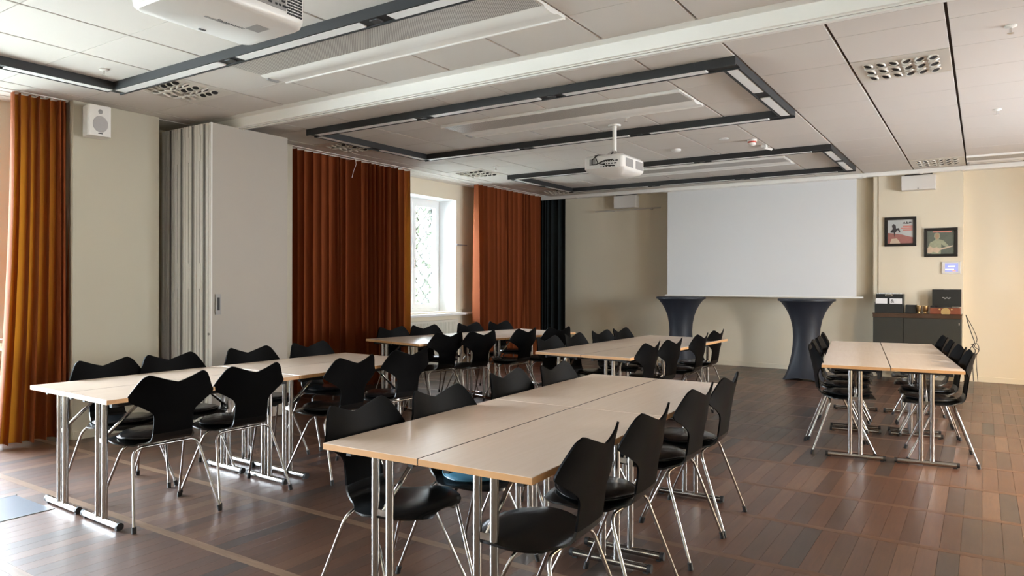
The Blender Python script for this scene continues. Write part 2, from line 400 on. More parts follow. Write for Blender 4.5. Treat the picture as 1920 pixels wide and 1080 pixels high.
# ceiling beam with track (sliding partition)
bm_ = struct('trim_5', MB().box(XW, XR, 4.235, 4.325, 2.842, HC), M['rail_white'], None, 'white ceiling beam with the running track of the folding partition', 'ceiling beam')
obj('partition_track', MB().box(XW, XR, 4.262, 4.272, 2.836, 2.842).box(XW, XR, 4.300, 4.312, 2.832, 2.842), M['rail_white'], bm_)
obj('track_slot', MB().box(XW, XR, 4.274, 4.290, 2.8405, 2.8415), M['seal'], bm_)
# ledge over radiators at the window wall
struct('trim_6', MB().box(XW, XW+.13, 2.53, 3.02, .845, .875, .004), M['reveal'], None, 'pale window ledge at the near left window', 'window ledge')
struct('trim_7', MB().box(XW-.40, XW+.13, 7.1, 11.2, .845, .88, .004), M['reveal'], None, 'white window ledge running behind the far rust curtain', 'window ledge')
def radiator(y0, y1, label):
    r = empty('radiator', (XW+.035, (y0+y1)/2, .12))
    mb = MB().box(.03, .085, -(y1-y0)/2, (y1-y0)/2, 0, .66, .006)
    obj('panel', mb, M['radiator'], r)
    fin = MB(); y = -(y1-y0)/2+.02
    while y < (y1-y0)/2-.03:
        fin.box(.085, .093, y, y+.016, .03, .63, .003); y += .033
    o = obj('fins', fin, M['radiator'], r); o['kind'] = 'stuff'
    obj('foot', MB().box(0, .07, -(y1-y0)/2+.1, -(y1-y0)/2+.13, -.12, .02), M['radiator'], r)
    obj('foot', MB().box(0, .07, (y1-y0)/2-.13, (y1-y0)/2-.1, -.12, .02), M['radiator'], r)
    tag(r, label, 'radiator')
radiator(7.25, 8.95, 'white ribbed radiator under the far window with the diamond grille')
radiator(2.56, 3.0, 'white radiator behind the narrow curtain at the near left window')
tag(obj('access_panel', MB().box(XW, XW+.012, 9.02, 9.30, .93, 1.93, .004), M['wall']), 'flush beige access panel on the wall between window and far curtain', 'wall panel')
tag(obj('socket_strip', MB().box(XW+.012, XW+.03, 9.04, 9.30, 1.955, 1.975, .003), M['grey_plastic']), 'small grey strip just above the flush wall panel', 'strip')

# windows
def window(n, X, a, b, s, h, side, two=True, label=''):
    # frame at plane X; side +1: room lies to +X
    t = .07
    w_ = empty('window_%d' % n, (X, (a+b)/2, s)); w_['kind'] = 'structure'; w_['label'] = label; w_['category'] = 'window'
    H = h-s; W = (b-a)/2
    f = MB(); f.box(-.035, .035, -W, W, 0, .05).box(-.035, .035, -W, W, H-.05, H).box(-.035, .035, -W, -W+.05, .05, H-.05).box(-.035, .035, W-.05, W, .05, H-.05)
    obj('window_frame', f, M['reveal'], w_)
    spans = [(-W+.05, -.005), (.005, W-.05)] if two else [(-W+.05, W-.05)]
    for i, (c, d) in enumerate(spans):
        g = MB(); x0, x1 = (-.02*side-.025, -.02*side+.025) if False else (-.03+.02*side, .03+.02*side)
        g.box(x0, x1, c, d, .052, .052+t).box(x0, x1, c, d, H-.052-t, H-.052).box(x0, x1, c, c+t, .052+t, H-.052-t).box(x0, x1, d-t, d, .052+t, H-.052-t)
        sash = obj('sash', g, M['reveal'], w_)
        obj('pane', MB().box(.0, .004, c+t-.005, d-t+.005, .052+t-.005, H-.052-t+.005), M['glass'], sash)
        if i == len(spans)-1:
            yh = c+.035
            hm = MB().box(x1, x1+.012, yh-.014, yh+.014, H/2-.2, H/2-.06, .003).tube([(x1+.012, yh, H/2-.12), (x1+.05, yh, H/2-.12), (x1+.055, yh, H/2-.12), (x1+.055, yh, H/2-.02)], .009)
            obj('handle', hm, M['chrome_soft'], sash)
    return w_
k = 1
for (a, b, s, h), lb in zip(WIN_L, ('added white casement window behind the viewpoint on the left wall', 'white casement window just outside the frame at the near left', 'bright white casement window between the two far rust curtains')):
    wv = window(k, XW-.39, a+.001, b-.001, s, h, 1, True, lb); k += 1
for i, (a, b, s, h) in enumerate(WIN_R_ADDED):
    wv = window(k, XR+.18, a+.001, b-.001, s, h, -1, True, 'added white casement window in the right wall beyond the frame, %s' % ('the nearer one', 'the farther one')[i]); k += 1
# white plaster linings of the left window recesses
for i, (a, b, s, h) in enumerate(WIN_L):
    e = .003
    struct('trim_%d' % (8+i), MB().box(XW-.35, XW+.001, b-e, b-.0005, s, h-e).box(XW-.35, XW+.001, a+.0005, a+e, s, h-e).box(XW-.35, XW+.001, a+e, b-e, h-e, h-.0005), M['reveal'], None,
           'white plaster reveal of the %s window' % ('added rear left', 'near left', 'far left')[i], 'window reveal')
# diamond grille and greenery outside the far window
gr = empty('window_grille', (XW-.44, 8.385, .915))
bars = MB(); W = .645; H = 1.74; st = .26
for sgn in (1, -1):
    c = -H
    while c < W*2+H:
        pts = []
        for t_ in range(0, 41):
            z = H*t_/40; y = -W+c+sgn*(z if sgn > 0 else z) if sgn > 0 else -W+c+H-z-.0
            if -W <= y <= W: pts.append((0.004*sgn, y, z))
        if len(pts) > 2: bars.tube([pts[0], pts[-1]], .007, 6)
        c += st
o = obj('lattice', bars, M['iron'], gr)
obj('frame', MB().box(-.012, .012, -W-.02, -W, 0, H).box(-.012, .012, W, W+.02, 0, H).box(-.012, .012, -W, W, -.02, 0).box(-.012, .012, -W, W, H, H+.02), M['iron'], gr)
tag(gr, 'pale diamond lattice grille outside the far window', 'window grille')
def bush(x, y, h, rad, label):
    b = empty('bush', (x, y, 0)); rnd = random.Random(int(x*10+y*7))
    tr = MB().tube([(0, 0, 0), (.05, .02, h*.45), (.1, -.05, h*.8)], [.06, .04, .02], 8)
    obj('trunk', tr, M['cab_top'], b)
    lv = MB()
    for _ in range(650):
        a = rnd.random()*2*PI; r = rad*math.sqrt(rnd.random()); z = h*(.25+.75*rnd.random())
        r *= math.sin(min(1, (h*1.05-z)/(h*.75))*PI*.5)
        c = Vector((r*math.cos(a), r*math.sin(a), z)); n = Vector((rnd.uniform(-1, 1), rnd.uniform(-1, 1), rnd.uniform(-.4, 1))).normalized()
        t_ = n.orthogonal().normalized(); q = n.cross(t_); s = rnd.uniform(.05, .10)
        lv.add([c-t_*s, c-q*s*.5, c+t_*s, c+q*s*.5], [(0, 1, 2, 3)])
    o = obj('foliage', lv, M['leaf'], b); o['kind'] = 'stuff'
    tag(b, label, 'bush')
bush(-9.6, 10.4, 3.0, .9, 'leafy green bush outside the far window, nearer the glass')
bush(-10.6, 12.2, 3.4, 1.1, 'leafy green bush outside the far window, farther off')
struct('trim_11', MB().box(-30, XW-.5, -12, 30, -.14, -.10), M['ground'], None, 'pale ground outside the windows', 'ground')

# ------------------------------------------------------------------ curtains
def curtain(name, p0, p1, zt, zb, folds, amp, m, label, seed, cat='curtain', flare=(0, 0), thick=.0):
    rnd = random.Random(seed); P0 = Vector(p0); P1 = Vector(p1); d = (P1-P0); L_ = d.length; d.normalize(); nrm = Vector((d.y, -d.x))
    nu = folds*14; nz = 16
    ph = []; am = []; pos = []; w_ = [rnd.uniform(.4, 1.8) for _ in range(folds)]; tot = sum(w_); acc = [0]
    for q in w_: acc.append(acc[-1]+q/tot)
    A = [amp*rnd.uniform(.55, 1.15) for _ in range(folds+1)]; sh = [rnd.uniform(-.35, .35) for _ in range(folds+1)]
    vs = []; fs = []
    for r in range(nz+1):
        t = r/nz; z = zt+(zb-zt)*t
        for c in range(nu+1):
            s = c/nu; k = min(folds-1, next(i for i in range(folds) if s <= acc[i+1]+1e-9)); f = (s-acc[k])/(acc[k+1]-acc[k])
            a_ = A[k]*(1-f)+A[k+1]*f
            g = (.62+.38*t)*(1+.12*math.sin(3*t+k))
            off = a_*g*(2*(.5+.5*math.cos(2*PI*f+sh[k]*t))**1.7-1)
            al = s*L_-.020*math.sin(2*PI*f) + sh[k]*.03*t*t
            al += (-flare[0]*(1-s)+flare[1]*s)*t*t
            p = P0+d*al+nrm*off
            vs.append((p.x, p.y, z))
    for r in range(nz):
        for c in range(nu): a = r*(nu+1)+c; fs.append((a, a+1, a+nu+2, a+nu+1))
    mb = MB().add(vs, fs)
    root = empty(name, ((P0.x+P1.x)/2, (P0.y+P1.y)/2, zb)); tag(root, label, cat)
    o = obj('fabric', mb, m, root, (-root.location.x, -root.location.y, -zb), sharp=80)
    hd = MB()
    for i in range(folds+1):
        s = i/folds*L_; p = P0+d*s; hd.box(p.x-.008, p.x+.008, p.y-.008, p.y+.008, zt, HC-.0055)
    obj('gliders', hd, M['rail_white'], root, (-root.location.x, -root.location.y, -zb))['kind'] = 'stuff'
    return root
ZC = HC-.012
curtain('curtain', (-6.65, 2.62), (-6.62, 3.02), ZC, .03, 7, .075, M['velvet'], 'narrow rust orange velvet curtain at the near left window', 3, flare=(.10, .0))
curtain('curtain', (-6.70, 5.42), (-6.70, 7.50), ZC, .03, 21, .085, M['velvet'], 'wide dark rust velvet curtain between the folding partition and far window', 5)
curtain('curtain', (-6.72, 9.12), (-6.72, 11.05), ZC, .03, 16, .08, M['velvet'], 'rust orange velvet curtain to the right of the far window', 11)
curtain('curtain', (-7.0, 11.32), (-6.31, 11.32), HC-.012, .03, 8, .035, M['teal_cloth'], 'near black teal curtain in the far left corner', 4)
# white ceiling rail in front of the far wall
rl = obj('ceiling_rail', MB().box(-6.95, XR, 11.20, 11.255, 2.868, HC-.001, .012), M['rail_white'])
tag(rl, 'long white rail under the ceiling in front of the far wall', 'curtain rail')
for x in (-6.0, -4.6, -3.2, -1.9, -1.4, -.70, -.22, .6): obj('bracket', MB().box(x-.02, x+.02, 11.19, 11.265, 2.862, 2.876, .003), M['rail_white'], rl)

# ------------------------------------------------------------------ lighting frames on the ceiling
def light_frame(y0, label):
    x0, x1 = -5.79, -1.42; y1 = y0+1.88; W = .118; z0 = 2.866; z1 = HC-.001
    r = empty('ceiling_light_frame', ((x0+x1)/2, (y0+y1)/2, z0)); cx, cy = (x0+x1)/2, (y0+y1)/2
    def prof(a0, a1, b0, b1, along):
        mb = MB(); h = z1-z0; t = .012
        # channel with a recess for the diffuser: two side walls, a top web
        if along == 'x':
            mb.box(a0, a1, b0, b0+t, 0, h).box(a0, a1, b1-t, b1, 0, h).box(a0, a1, b0+t, b1-t, .012, h)
        else:
            mb.box(a0, a0+t, b0, b1, 0, h).box(a1-t, a1, b0, b1, 0, h).box(a0+t, a1-t, b0, b1, .012, h)
        return mb
    X0, X1, Y_0, Y_1 = x0-cx, x1-cx, y0-cy, y1-cy
    obj('beam', prof(X0, X1, Y_0, Y_0+W, 'x'), M['black_metal'], r); obj('beam', prof(X0, X1, Y_1-W, Y_1, 'x'), M['black_metal'], r)
    obj('beam', prof(X0, X0+W, Y_0+W, Y_1-W, 'y'), M['black_metal'], r); obj('beam', prof(X1-W, X1, Y_0+W, Y_1-W, 'y'), M['black_metal'], r)
    g = .02
    for (a, b) in ((x0+.10, -4.38), (-4.17, -3.03), (-2.80, -1.64)):
        for yy in (Y_0, Y_1-W): obj('diffuser', MB().box(a-cx, b-cx, yy+g, yy+W-g, .002, .013, .002), M['diffuser'], r)
    for (a, b) in ((Y_0+.12, Y_0+.84), (Y_0+1.04, Y_1-.10)):
        for xx in (X0, X1-W): obj('diffuser', MB().box(xx+g, xx+W-g, a, b, .002, .013, .002), M['diffuser'], r)
    for xx in (-4.275, -2.915):
        for yy in (Y_0, Y_1-W): obj('connector', MB().box(xx-cx-.03, xx-cx+.03, yy+.03, yy+W-.03, .0, .012, .003), M['dark_plastic'], r)
    tag(r, label, 'ceiling light', 'black rectangular light frames on the ceiling')
light_frame(1.17, 'black rectangular ceiling light frame nearest the viewpoint, around the large projector')
light_frame(4.93, 'black rectangular ceiling light frame in the middle of the ceiling')
light_frame(8.64, 'smallest looking black ceiling light frame, nearest the projection screen')

# chilled beams (long panels with perforated face)
def chilled(x0, x1, y0, y1, label, full=False):
    r = empty('ceiling_air_unit', ((x0+x1)/2, (y0+y1)/2, HC-.02)); L_ = (x1-x0)/2-.006; W = (y1-y0)/2-.004
    mb = MB()
    p = [(-W, .04), (-W, .0), (-W+.015, -.004), (-W+.02, .008), (W-.25, .008), (W-.235, -.003), (W-.17, -.010), (W-.12, -.006), (W-.10, .004), (W-.02, .006), (W-.014, 0), (W, 0), (W, .04)]
    mb.prism(p, -L_, L_, 'x'); obj('casing', mb, M['rail_white'], r)
    obj('perforated_panel', MB().box(-L_+.015, L_-.015, -W+.022, (W-.252 if not full else W-.03), .003, .0085), M['perf'], r)
    obj('end_clip', MB().box(-L_+.004, -L_+.03, W-.2, W-.1, -.02, -.004, .003), M['grey_plastic'], r)
    tag(r, label, 'air unit', 'long perforated air units in the ceiling')
chilled(-4.525, -2.04, 3.055, 3.665, 'long white ceiling air unit with perforated face beside the nearest light frame')
chilled(-4.525, -2.04, 5.539, 6.143, 'long white ceiling air unit inside the middle light frame')
chilled(-4.525, -2.04, 9.163, 9.767, 'long white ceiling air unit inside the farthest light frame')
chilled(-.177, 1.686, 10.371, 10.975, 'long perforated ceiling air unit at the far right above the rail', True)

noz = MB().lathe([(.034, .0), (.037, -.005), (.034, -.013), (.028, -.014), (.026, -.006), (.026, .0)], n=16).mesh('nozzle', M['vent_metal'])
hol = MB().lathe([(.0, -.003), (.018, -.003)], n=12)
hol = MB().lathe([(.0255, -.009), (.0255, -.006)], n=14).mesh('hole', M['rubber'])
def vent(x0, x1, y0, y1, label, sx=(3, 3)):
    r = empty('ceiling_vent', ((x0+x1)/2, (y0+y1)/2, HC-.004)); L_ = (x1-x0)/2-.008; W = (y1-y0)/2-.003
    obj('plate', MB().box(-L_, L_, -W, W, 0, .02, .003), M['vent_metal'], r)
    for i in range(6):
        for j in range(5):
            x = -.20+.08*i; y = -.17+.085*j
            tilt = .5 if i < 3 else -.5
            n_ = link('nozzle', noz, r, (x, y, 0)); n_.rotation_euler = (.35 if j % 2 else -.2, tilt*.6, 0)
            link('hole', hol, n_, (0, 0, 0))
    tag(r, label, 'ceiling vent', 'square nozzle vents in the ceiling')
for v_, lb in zip(VENTS, ('square ceiling vent of round nozzles above the folding partition', 'square ceiling vent of round nozzles at the upper right', 'shaded ceiling vent above the wide dark rust curtain',
                          'ceiling vent of nozzles in front of the far window', 'ceiling vent at the far left corner above the teal curtain', 'ceiling vent above the pilaster near the far rail')):
    vent(*v_, lb)

# sprinklers, detectors
spr = empty('sprinkler', (-5.402, 2.72, HC))
obj('rosette', MB().lathe([(.032, 0), (.034, -.006), (.02, -.012), (.012, -.014)], n=16), M['rail_white'], spr)
obj('head', MB().tube([(0, 0, -.012), (0, 0, -.045)], .006, 8).lathe([(.018, -.048), (.018, -.045)], n=12), M['chrome_soft'], spr)
tag(spr, 'small white sprinkler inside the nearest light frame', 'sprinkler', 'small sprinkler heads on the ceiling')
index_kids()
for x, y, lb in ((-5.483, 7.904, 'small sprinkler head near the vent by the far window'), (-2.809, 6.20, 'small sprinkler head beside the air unit above the hanging projector'), (.109, 7.743, 'small sprinkler head at the right edge, farther one'), (.14, 5.268, 'small sprinkler head at the upper right corner, nearer one')):
    c = copy_tree(spr); c.location = (x, y, HC-(.02 if -4.5 < x < -2 and 5.5 < y < 6.2 else 0)); c['label'] = lb
det = empty('smoke_detector', (-2.105, 7.941, HC))
obj('base', MB().lathe([(.05, 0), (.052, -.018), (.045, -.022)], n=20), M['plastic'], det)
obj('ring', MB().lathe([(.045, -.022), (.046, -.034), (.04, -.036)], n=20), M['red'], det)
obj('sensor', MB().lathe([(.038, -.034), (.040, -.055), (.02, -.066), (.0, -.067)], n=20), M['plastic'], det)
tag(det, 'round white smoke detector with a red ring on the ceiling', 'smoke detector')
tag(obj('ceiling_sensor', MB().lathe([(.055, 0), (.055, -.018), (.04, -.03), (0, -.032)], (-3.0, 8.034, HC), 20), M['plastic']), 'flat round white sensor on the ceiling right of the hanging projector', 'sensor')
tag(obj('ceiling_speaker_bracket', MB().box(-2.10, -2.04, 8.28, 8.36, HC-.03, HC, .004).tube([(-2.07, 8.32, HC-.03), (-2.0, 8.38, HC-.05)], .012, 8), M['plastic']), 'small white motion sensor just behind the smoke detector', 'sensor')
tag(obj('ceiling_disc', MB().lathe([(.05, 0), (.05, -.008), (0, -.010)], (-2.346, 7.716, HC), 20), M['plastic']), 'tiny flat white disc left of the smoke detector', 'ceiling disc')
tag(obj('hanging_cable', MB().tube([(-6.50, 6.30, HC-.002), (-6.50, 6.32, HC-.10), (-6.53, 6.30, HC-.2), (-6.52, 6.27, HC-.27)], .004, 6), M['plastic']), 'thin white cable end hanging in front of the dark rust curtain', 'cable')

# ------------------------------------------------------------------ folding partition
fp = empty('folding_partition', (-6.37, 4.405, 0))
N_ = 9; PX0 = -6.78; PX1 = -5.955; tp = (PX1-PX0)/N_
for i in range(N_):
    a = PX0+i*tp; b = a+tp-.012
    pmb = MB().box(a+.37+6.0-6.37+6.37-.37-6.0+6.37-.0, b+6.37, 3.985-4.405, 4.84-4.405, .012, 2.845)
    p_ = obj('panel', pmb, M['partition'], fp)
    ed = MB().box(a+6.37, a+6.37+.030, 3.972-4.405, 3.986-4.405, .012, 2.848, .002).box(b+6.37-.030, b+6.37, 3.972-4.405, 3.986-4.405, .012, 2.848, .002).box(a+6.37+.030, b+6.37-.030, 3.980-4.405, 3.986-4.405, .012, 2.846)
    obj('edge_profile', ed, M['partition_edge'], p_)
    if i % 2: obj('edge_seal', MB().box(b+6.37-.026, b+6.37-.002, 3.966-4.405, 3.973-4.405, .02, 2.84, .002), M['seal'], p_)
    if i % 2 == 0 and i < 8:
        for z in (.25, 1.30, 2.50):
            obj('hinge', MB().box(b+6.37-.016, b+6.37+.022, 3.966-4.405, 3.972-4.405, z, z+.24, .002), M['partition_edge'], p_)
    obj('carrier', MB().tube([((a+b)/2+6.37, 4.283-4.405, 2.845), ((a+b)/2+6.37, 4.283-4.405, 2.85)], .008, 8) if i < N_ else MB(), M['chrome_soft'], p_)
hd = MB().box(-5.955+6.37-.006, -5.955+6.37+.003, 4.012-4.405, 4.068-4.405, 1.06, 1.25, .002)
ph_ = obj('pull_handle', hd, M['grey_plastic'], fp); ph_['label'] = 'flush grey pull handle'
obj('handle_recess', MB().box(-5.955+6.37-.004, -5.955+6.37+.0038, 4.027-4.405, 4.053-4.405, 1.10, 1.22), M['rubber'], ph_)
lk = obj('lock', MB().lathe([(.012, 0), (.012, -.006)], (-5.955+6.37-.045, 3.972-4.405, .88), 12, 'y'), M['grey_plastic'], fp)
tag(fp, 'pale grey beige folding partition, its panels stacked by the left wall', 'partition')

# ------------------------------------------------------------------ wall speaker
sp = empty('wall_speaker', (-6.425, 3.175, 2.62))
cab = MB(); pf = [(-.10, -.11), (.075, -.11), (.098, -.095), (.10, .095), (.078, .11), (-.10, .085)]
pf = [(-.09, -.085), (-.085, -.10), (.06, -.112), (.085, -.10), (.092, -.07), (.092, .07), (.085, .10), (.06, .112), (-.085, .10), (-.09, .085)]
cab.prism(pf, 0, .27, 'z'); obj('cabinet', cab, M['plastic'], sp, sharp=30)
obj('woofer_grille', MB().lathe([(.073, 0), (.070, .004), (0, .009)], (.0915, 0, .105), 28, 'x'), M['grille'], sp)
obj('tweeter', MB().lathe([(.022, 0), (.018, .003), (0, .004)], (.0915, 0, .215), 18, 'x'), M['grey_plastic'], sp)
obj('badge', MB().box(.0915, .094, -.022, .022, .018, .026), M['dark_plastic'], sp)
obj('wall_bracket', MB().box(-.113, -.10, -.04, .04, .07, .2, .003).tube([(-.105, 0, .135), (-.08, 0, .135)], .014, 8), M['dark_plastic'], sp)
sp.rotation_euler = (0, 0, -.12); sp.scale = (.92, .84, .97)
tag(sp, 'white wall speaker with round grille, high on the wall pier', 'speaker')

# ------------------------------------------------------------------ projectors
def text_mesh(name, s, size, m, parent, loc, rot, ext=.0004):
    cu = bpy.data.curves.new(name, 'FONT'); cu.body = s; cu.size = size; cu.extrude = ext; cu.align_x = 'CENTER'; cu.align_y = 'CENTER'; cu.resolution_u = 2
    to = bpy.data.objects.new(name+'_tmp', cu); COL.objects.link(to)
    me = bpy.data.meshes.new_from_object(to.evaluated_get(bpy.context.evaluated_depsgraph_get())); bpy.data.objects.remove(to, do_unlink=True)
    me.materials.clear(); me.materials.append(m)
    o = link(name, me, parent, loc); o.rotation_euler = rot; return o
def rounded_rect(x0, x1, y0, y1, r, n=5):
    P = []
    for cx, cy, a0 in ((x1-r, y1-r, 0), (x0+r, y1-r, PI/2), (x0+r, y0+r, PI), (x1-r, y0+r, 3*PI/2)):
        for k in range(n+1): a = a0+PI/2*k/n; P.append((cx+r*math.cos(a), cy+r*math.sin(a)))
    return P
def rr_stack(levels, n=6):
    mb = MB(); vs = []; m_ = None
    for (x0, x1, y0, y1, r, z) in levels:
        P = rounded_rect(x0, x1, y0, y1, r, n); m_ = len(P); vs += [(a, b, z) for a, b in P]
    fs = [tuple(range(m_))[::-1], tuple(range((len(levels)-1)*m_, len(levels)*m_))]
    for i in range(len(levels)-1):
        for k in range(m_): fs.append((i*m_+k, i*m_+(k+1) % m_, (i+1)*m_+(k+1) % m_, (i+1)*m_+k))
    return mb.add(vs, fs)
p1 = empty('projector', (-3.0, 2.07, 2.6))
obj('body', rr_stack([(-.215, .205, -.32, .275, .05, 0), (-.232, .222, -.335, .29, .06, .012), (-.24, .232, -.34, .30, .065, .04), (-.24, .232, -.34, .30, .065, .17), (-.21, .21, -.31, .28, .05, .20)]), M['plastic'], p1, sharp=35)
port = obj('port_panel', MB().box(.223, .237, -.20, .165, .055, .165, .004), M['grey_plastic'], p1)
rnd = random.Random(2)
for row, z in enumerate((.068, .090, .115, .140)):
    y = -.19
    while y < .145:
        wd = rnd.choice((.012, .02, .03))
        obj('port', MB().box(.2365, .2395, y, y+wd, z, z+(.010 if row < 3 else .014), .0015), M['rubber'] if rnd.random() < .7 else M['chrome_soft'], port); y += wd+rnd.uniform(.006, .02)
gm = MB()
for i in range(9):
    for j in range(8): gm.box(.229, .2345, .172+i*.010, .179+i*.010, .045+j*.014, .054+j*.014)
obj('vent_grille', gm, M['dark_plastic'], p1)['kind'] = 'stuff'
obj('lens', MB().lathe([(.075, 0), (.078, .05), (.07, .075), (.062, .07), (.055, .04), (0, .035)], (-.10, -.34, .10), 24, 'y').xf(Matrix.Translation((0, -.68, 0)) @ Matrix.Scale(-1, 4, (0, 1, 0)) if True else Matrix()), M['dark_plastic'], p1)
obj('label_plate', MB().box(.01, .10, .10, .175, -.0012, .0003), M['grey_plastic'], p1)
obj('latch', MB().box(-.19, -.175, -.02, .015, -.003, .001), M['dark_plastic'], p1)
obj('filter_slot', MB().box(-.02, -.005, -.10, .02, -.0012, .0002), M['grey_plastic'], p1)
text_mesh('lettering', 'Panasonic', .038, M['dark_plastic'], p1, (.0, .03, -.001), (PI, 0, PI/2))
obj('mount', MB().tube([(0, 0, .2), (0, 0, .325)], .022, 12).box(-.12, .12, -.10, .10, .2, .215, .003).lathe([(.09, .315), (.09, .329)], n=20), M['rail_white'], p1)
tag(p1, 'large white ceiling projector seen from below at the top left', 'projector', 'ceiling projectors')

p2 = empty('projector', (-3.05, 6.46, 2.41))
obj('body', rr_stack([(-.10, .10, -.10, .14, .03, 0), (-.195, .195, -.235, .235, .05, .035), (-.212, .212, -.262, .262, .05, .06), (-.212, .212, -.262, .262, .05, .165), (-.19, .19, -.24, .24, .04, .185)]), M['plastic'], p2, sharp=35)
pp = obj('port_panel', MB().box(-.15, .155, -.266, -.258, .055, .155, .003), M['plastic'], p2)
for row, z in enumerate((.066, .09, .115)):
    x = .0 if row else -.02
    while x < .135:
        wd = rnd.choice((.01, .018, .026)); obj('port', MB().box(x, x+wd, -.2685, -.2655, z, z+.011, .001), M['rubber'], pp); x += wd+.012
obj('speaker_slots', MB().box(-.14, -.075, -.268, -.2655, .09, .15), M['grey_plastic'], pp)
obj('side_vent', MB().box(.2115, .2145, -.2, -.03, .07, .15), M['grey_plastic'], p2)
obj('side_vent', MB().box(.2115, .2145, .03, .20, .07, .15), M['grey_plastic'], p2)
obj('lens', MB().lathe([(.05, .24), (.05, .285), (.04, .285), (.035, .27), (0, .268)], (.08, 0, .11), 20, 'y'), M['dark_plastic'], p2)
obj('signal_cable', MB().tube([(.11, -.268, .13), (.04, -.31, .12), (-.04, -.33, .085), (-.09, -.31, .09), (-.10, -.29, .14), (-.06, -.25, .19), (0, -.10, .20), (0, -.03, .25)], .006, 6), M['cable'], p2)
obj('signal_cable', MB().tube([(.13, -.268, .07), (.05, -.30, .075), (-.03, -.31, .10), (-.08, -.27, .18), (-.02, -.12, .20)], .005, 6), M['cable'], p2)
mt = obj('mount', MB().box(-.10, .10, -.09, .09, .187, .197, .003).box(-.05, .05, -.05, .05, .197, .24, .006).tube([(-.08, -.07, .197), (0, 0, .27)], .008, 6).tube([(.08, -.07, .197), (0, 0, .27)], .008, 6).tube([(.08, .07, .197), (0, 0, .27)], .008, 6), M['chrome_soft'], p2)
obj('pole', MB().tube([(0, 0, .24), (0, 0, .515)], .021, 14).lathe([(.06, .505), (.065, .519)], n=20), M['rail_white'], p2)
tag(p2, 'white projector hanging on a short pole from the middle light frame', 'projector', 'ceiling projectors')

# ------------------------------------------------------------------ projection screen and wall things
ps = empty('projection_screen', (-2.95, 11.33, 1.155))
obj('screen_fabric', MB().box(-1.43, 1.43, -.001, .001, .01, 1.715), M['screen'], ps)
obj('weight_bar', MB().box(-1.47, 1.52, -.012, .012, -.012, .014, .005), M['rail_white'], ps)
obj('housing', MB().box(-1.50, 1.50, -.04, .06, 1.715, 1.774, .008), M['rail_white'], ps)
tag(ps, 'wide white projection screen pulled down in front of the far wall', 'projection screen')
bx = empty('wall_box', (-5.30, YB, 2.67))
obj('case', MB().box(-.215, .215, -.16, 0, .02, .24, .01), M['plastic'], bx); obj('bracket', MB().box(-.19, .19, -.12, -.02, .24, .255), M['dark_plastic'], bx)
tag(bx, 'pale grey box mounted high on the far wall left of the screen', 'wall box')
rd = obj('picture_rod', MB().tube([(-5.92, 11.72, 2.655), (-4.66, 11.72, 2.665)], .012, 8), M['vent_metal'])
obj('rod_bracket', MB().box(-5.60, -5.57, 11.715, YB, 2.648, 2.662), M['vent_metal'], rd); obj('rod_bracket', MB().box(-4.86, -4.83, 11.715, YB, 2.648, 2.662), M['vent_metal'], rd)
tag(rd, 'thin horizontal rod below the box on the far wall', 'rod')
bx2 = empty('wall_box', (-.757, 11.65, 2.68))
obj('case', MB().box(-.21, .21, -.15, 0, .0, .205, .008), M['plastic'], bx2); obj('bracket', MB().box(-.17, .17, -.10, -.02, .205, .225), M['dark_plastic'], bx2); obj('lamp', MB().box(-.01, .01, -.153, -.149, .015, .022), M['dark_plastic'], bx2)
tag(bx2, 'pale grey box mounted at the top of the pilaster', 'wall box')

